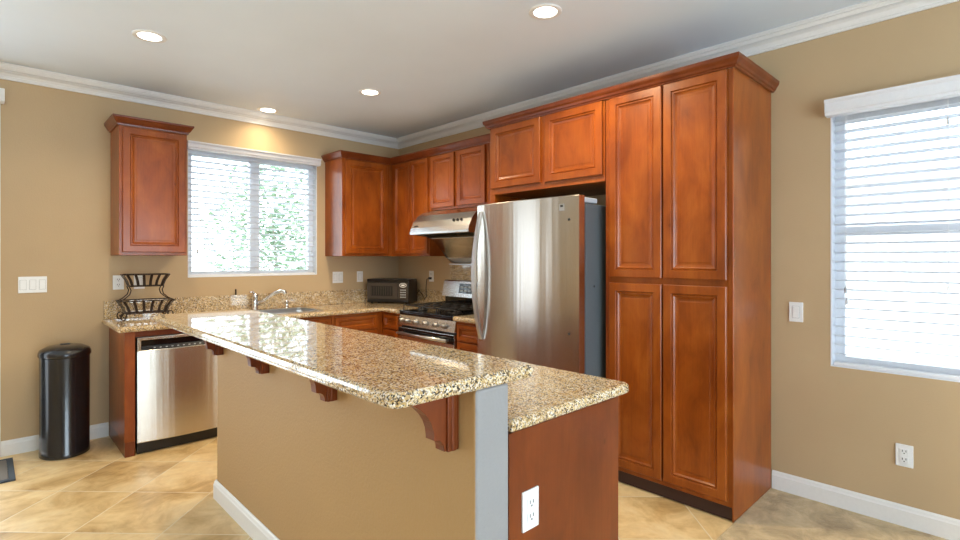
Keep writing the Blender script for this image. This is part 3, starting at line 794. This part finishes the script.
# corbels under the bar
def corbel(y, label):
    t = thing('corbel', label, 'corbel', (IX0, y+.03, .82), 'corbels under the bar top')
    zt = BZ0-.001
    P = [(.040, zt), (.232, zt), (.232, zt-.010)]
    for i in range(1, 9):
        a = PI/2*i/8; P.append((.232-.152*math.sin(a), zt-.010-.120*(1-math.cos(a))))
    P += [(.080, zt-.135), (.072, zt-.137)]
    for i in range(1, 6):
        a = PI/2*i/5; P.append((.072-.026*math.sin(a), zt-.137-.030*(1-math.cos(a))))
    P += [(.046, zt-.172), (.040, zt-.172)]
    obj('bracket', prism(MB(), P, lambda d, zz, yy: (IX0-d, yy, zz), y+.012, y+.050), M['wood_dark'], t)
    bm = MB()
    box(bm, (IX0-.0395, y+.004, zt-.174), (IX0-.0005, y+.058, zt), .002)
    box(bm, (IX0-.028, y, zt-.174), (IX0-.010, y+.062, zt), .004)
    obj('back_plate', bm, M['wood_dark'], t)
for y, l in ((1.065, 'carved dark cherry corbel under the bar top at the end nearest the grey wall column'),
             (1.745, 'carved dark cherry corbel under the bar top, second from the grey wall column'),
             (2.377, 'carved dark cherry corbel under the bar top, third from the grey wall column'),
             (3.007, 'carved dark cherry corbel under the bar top, next to the dishwasher')): corbel(y, l)

# ------------------------------------------------------------------ outlets and switches
def plate(name, label, cat, fn, u0, u1, z0, z1, kinds, group=None):
    um, zm = (u0+u1)/2, (z0+z1)/2
    t = thing(name, label, cat, fn(um, 0, zm), group)
    obj('plate', fbox(MB(), fn, u0, u1, .0005, .007, z0, z1, .002), M['white'], t)
    n = len(kinds); w = (u1-u0)/n
    if 's' in kinds:
        bm = MB()
        for i in range(n): c = u0+w*(i+.5); fbox(bm, fn, c-.0175, c+.0175, .0066, .0072, zm-.0345, zm+.0345)
        obj('rocker_gap', bm, M['gap'], t)
    for i, k in enumerate(kinds):
        c = u0+w*(i+.5)
        if k == 's':
            obj('rocker', fbox(MB(), fn, c-.016, c+.016, .0072, .010, zm-.033, zm+.033, .0015), M['white'], t)
        else:
            for s in (-1, 1):
                zc = zm+s*.020
                r = obj('receptacle', fbox(MB(), fn, c-.017, c+.017, .0072, .0095, zc-.0145, zc+.0145, .002), M['white'], t)
                bm = MB()
                for du in (-.007, .007): fbox(bm, fn, c+du-.0015, c+du+.0015, .0096, .0102, zc-.001, zc+.009)
                fbox(bm, fn, c-.0025, c+.0025, .0096, .0102, zc-.010, zc-.005)
                obj('slots', bm, M['slot'], r)
    return t
fA, fB = faceA(YA), faceB(XB)
plate('light_switch', 'wide white three-gang switch plate on the wall above the trash can', 'switch', fA, .168, .322, 1.110, 1.224, 'sss')
plate('wall_outlet', 'white outlet on the wall behind the wire basket, beside its upper tier', 'outlet', fA, .709, .780, 1.112, 1.222, 'o')
plate('light_switch', 'white switch plate half hidden behind the upper tier of the wire basket', 'switch', fA, .845, .918, 1.112, 1.222, 's')
plate('light_switch', 'white two-gang switch plate between the sink window and the microwave', 'switch', fA, 2.541, 2.655, 1.103, 1.217, 'ss')
plate('light_switch', 'narrow white switch plate on the sink wall close to the microwave', 'switch', fA, 2.818, 2.888, 1.106, 1.218, 's')
pl = plate('wall_outlet', 'white outlet with a black plug in it between the microwave and the hood', 'outlet', fB, 4.176, 4.250, 1.112, 1.224, 'o')
plate('light_switch', 'white switch plate on the wall between the pantry and the tall window', 'switch', fB, .845, .915, .990, 1.102, 's')
plate('wall_outlet', 'white outlet low on the wall under the tall window', 'outlet', fB, .364, .434, .303, .414, 'o')
plate('wall_outlet', 'white outlet on the cherry end panel of the island', 'outlet', faceA(1.003), 1.128, 1.200, .552, .669, 'o')

# ------------------------------------------------------------------ microwave and its cord
t = thing('microwave', 'small black countertop microwave turned diagonally in the corner', 'microwave', (3.10, 4.53, CZ))
dv = Vector((.53, -.848, 0)).normalized(); bl = Vector((2.872, 4.655, 0))-dv*.022; bk = Vector((.848, .53, 0)).normalized()
def mw(u, d, zz): p = bl+dv*u-bk*d; return (p.x, p.y, CZ+zz)
def mbox(u0, u1, d0, d1, z0, z1, bev=0):
    bm = box(MB(), (u0, d0, z0), (u1, d1, z1), bev)
    for v in bm.verts: v.co = mw(*v.co)
    return bm
obj('case', mbox(0, .46, -.235, 0, .012, .250, .006), M['black'], t)
bm = MB()
for u in (.04, .42):
    for d in (-.20, -.03): lathe(bm, [(.012, .0), (.012, .012)], mw(u, d, 0), 10)
obj('foot', bm, M['black'], t)
dr = obj('door', mbox(.004, .345, .0005, .012, .045, .212, .004), M['mwdoor'], t)
obj('window', mbox(.05, .29, .0125, .014, .080, .180), M['darkglass'], dr)
bm = MB()
for v, rows in ((0, 0),):
    for i in range(9):
        b2 = mbox(.056+i*.026, .062+i*.026, .0142, .0150, .086, .174)
        me_ = bpy.data.meshes.new('tmp'); b2.to_mesh(me_); b2.free(); bm.from_mesh(me_); bpy.data.meshes.remove(me_)
obj('window_grille', bm, M['mwdoor'], dr)
obj('top_band', mbox(.004, .456, .0005, .008, .215, .246, .003), M['blackgloss'], t)
cp = obj('control_panel', mbox(.350, .456, .0005, .010, .045, .212, .003), M['mwdoor'], t)
ring = [mw(.403+.036*math.cos(2*PI*i/24), .011, .190+.020*math.sin(2*PI*i/24)) for i in range(24)]
obj('display_ring', tube(MB(), ring, .003, 6, True), M['white'], cp)
obj('display', mbox(.385, .421, .0102, .0115, .182, .198), M['white'], cp)
bm = MB()
for i in range(3):
    for j in range(4):
        b2 = mbox(.376+i*.022, .388+i*.022, .0102, .0112, .064+j*.024, .074+j*.024)
        me_ = bpy.data.meshes.new('tmp'); b2.to_mesh(me_); b2.free(); bm.from_mesh(me_); bpy.data.meshes.remove(me_)
obj('keypad', bm, M['flag'], cp)
t = thing('power_cord', 'black power cord hanging from the outlet to the microwave', 'cord', (XB-.03, 4.2, 1.14))
obj('plug', B((XB-.036, 4.196, 1.136), (XB-.0105, 4.228, 1.160), .004), M['cord'], t)
obj('cable', tube(MB(), [(XB-.034, 4.216, 1.148), (XB-.048, 4.235, 1.135), (XB-.05, 4.245, 1.05), (XB-.05, 4.24, .96), (XB-.055, 4.262, .925), (XB-.05, 4.31, .98), (XB-.045, 4.37, 1.015), (XB-.045, 4.41, .985), (XB-.04, 4.44, .95)], .004, 8), M['cord'], t, True)

# ------------------------------------------------------------------ wire fruit basket
t = thing('wire_basket', 'two-tier dark wire fruit basket standing on the granite counter end', 'basket', (.89, 4.56, CZ))
bx, by = .880, 4.575
def tier(nm, zt, zb, wt, dt, wb, db):
    bm = MB()
    top = rounded(bx-wt, by-dt, bx+wt, by+dt, (.04,)*4, 5); bot = rounded(bx-wb, by-db, bx+wb, by+db, (.03,)*4, 5)
    tube(bm, [(x, y, zt) for x, y in top], .005, 6, True); tube(bm, [(x, y, zb) for x, y in bot], .005, 6, True)
    for i in range(5):
        y = by-db+2*db*(i+.5)/5; tube(bm, [(bx-wb, y, zb), (bx+wb, y, zb)], .002, 5)
    def slat(p, q, w, ax):
        # curved flat strap from rim to base
        P = [Vector(p), Vector(p).lerp(Vector(q), .5), Vector(q)]; P[1] = Vector((P[1].x+(q[0]-p[0])*.15, P[1].y+(q[1]-p[1])*.15, P[1].z))
        for a, b in zip(P, P[1:]):
            d = Vector((w, 0, 0)) if ax == 'x' else Vector((0, w, 0)); n = Vector((0, .002, 0)) if ax == 'x' else Vector((.002, 0, 0))
            vs = [bm.verts.new(c) for c in (a-d-n, a+d-n, b+d-n, b-d-n, a-d+n, a+d+n, b+d+n, b-d+n)]
            for f in ((0, 1, 2, 3), (7, 6, 5, 4), (0, 4, 5, 1), (1, 5, 6, 2), (2, 6, 7, 3), (3, 7, 4, 0)): bm.faces.new([vs[i] for i in f])
    n = 6
    for i in range(n):
        s = -.86+1.72*i/(n-1)
        slat((bx+s*wt, by-dt, zt), (bx+s*wb, by-db, zb), .009, 'x')
    for i in range(3):
        s = -.7+.7*i
        for e in (-1, 1): slat((bx+e*wt, by+s*dt, zt), (bx+e*wb, by+s*db, zb), .007, 'y')
    obj(nm, bm, M['bronze'], t)
tier('upper_tray', 1.232, 1.145, .150, .080, .108, .056)
tier('lower_tray', 1.038, .945, .176, .096, .130, .072)
for e in (-1, 1):
    for yy in (-.045, .045):
        pts = [(bx+e*.112, by+yy, 1.145), (bx+e*.100, by+yy, 1.115), (bx+e*.108, by+yy, 1.085), (bx+e*.140, by+yy, 1.055), (bx+e*.168, by+yy, 1.039)]
        obj('support', tube(MB(), pts, .004, 6), M['bronze'], t)
for e in (-1, 1):
    bm = MB()
    for yy in (-.07, .07):
        pts = []
        for i in range(22):
            a = -PI/2+i*.36; r = .034-.0012*i
            pts.append((bx+e*(.145+r*math.cos(a)*.8), by+yy, .9305+.034-.034+r*math.sin(a)*.95))
        tube(bm, [(bx+e*.128, by+yy, .945)] + pts, .0045, 6)
    obj('scroll_foot', bm, M['bronze'], t)

# ------------------------------------------------------------------ trash can and mat
t = thing('trash_can', 'tall oval black trash can with a domed lid standing against the wall', 'trash can', (.405, 4.60, 0))
c = (.405, 4.60, 0)
obj('body', lathe(MB(), [(.134, .0), (.140, .004), (.140, .03), (.138, .035), (.140, .675), (.132, .677)], c, 48, 'z', 1, 1.16), M['can'], t, 'auto')
obj('lid', lathe(MB(), [(.132, .6775), (.145, .679), (.148, .688), (.146, .706), (.138, .724), (.098, .746), (.04, .755)], c, 48, 'z', 1, 1.16), M['can'], t, 'auto')
obj('lid_handle', B((.378, 4.58, .7555), (.433, 4.61, .761), .002), M['black'], t)
t = thing('door_mat', 'small grey mat with dark border lying in front of the sliding door', 'mat', (-.3, 4.46, 0))
obj('pile', B((-.70, 4.255, .0005), (.105, 4.665, .012), .003), M['mat'], t)
bm = MB(); box(bm, (-.73, 4.225, .0005), (.137, 4.254, .011)); box(bm, (-.73, 4.666, .0005), (.137, 4.695, .011)); box(bm, (.106, 4.2545, .0005), (.137, 4.6655, .011)); box(bm, (-.73, 4.2545, .0005), (-.701, 4.6655, .011))
obj('border', bm, M['matedge'], t)

# ------------------------------------------------------------------ recessed lamps
def downlight(x, y, label, watt, blend=.8, angle=125):
    t = thing('recessed_light', label, 'light', (x, y, ZC), 'recessed ceiling lights')
    bm = MB(); n = 32; rings = []
    for r, zz in ((.088, ZC-.0005), (.088, ZC-.004), (.080, ZC-.007), (.066, ZC-.006), (.062, ZC-.0045)):
        rings.append([bm.verts.new((x+r*math.cos(2*PI*j/n), y+r*math.sin(2*PI*j/n), zz)) for j in range(n)])
    for a, b in zip(rings, rings[1:]):
        for j in range(n): bm.faces.new((a[j], a[(j+1) % n], b[(j+1) % n], b[j]))
    obj('trim_ring', bm, M['trim'], t, True)
    obj('lens', lathe(MB(), [(.0618, ZC-.0008), (.0618, ZC-.004), (.04, ZC-.006)], (x, y, 0), 32), M['lens'], t)
    l = bpy.data.lights.new('lamp', 'SPOT'); l.energy = watt; l.color = (1, .80, .52); l.spot_size = math.radians(angle); l.spot_blend = blend; l.shadow_soft_size = .06
    o = bpy.data.objects.new('lamp', l); COL.objects.link(o); o.parent = t; o.location = (0, 0, -.02)
downlight(.706, 3.566, 'recessed ceiling lamp out in the ceiling, on the side of the trash can', 44, .8, 150)
downlight(2.203, 3.556, 'recessed ceiling lamp in front of the hood and the corner cabinets', 72, .8, 150)
downlight(2.162, 1.750, 'recessed ceiling lamp in front of the pantry and fridge cabinets', 80, .7, 160)
downlight(1.815, 4.610, 'recessed ceiling lamp close to the wall above the sink window', 14, .9, 160)
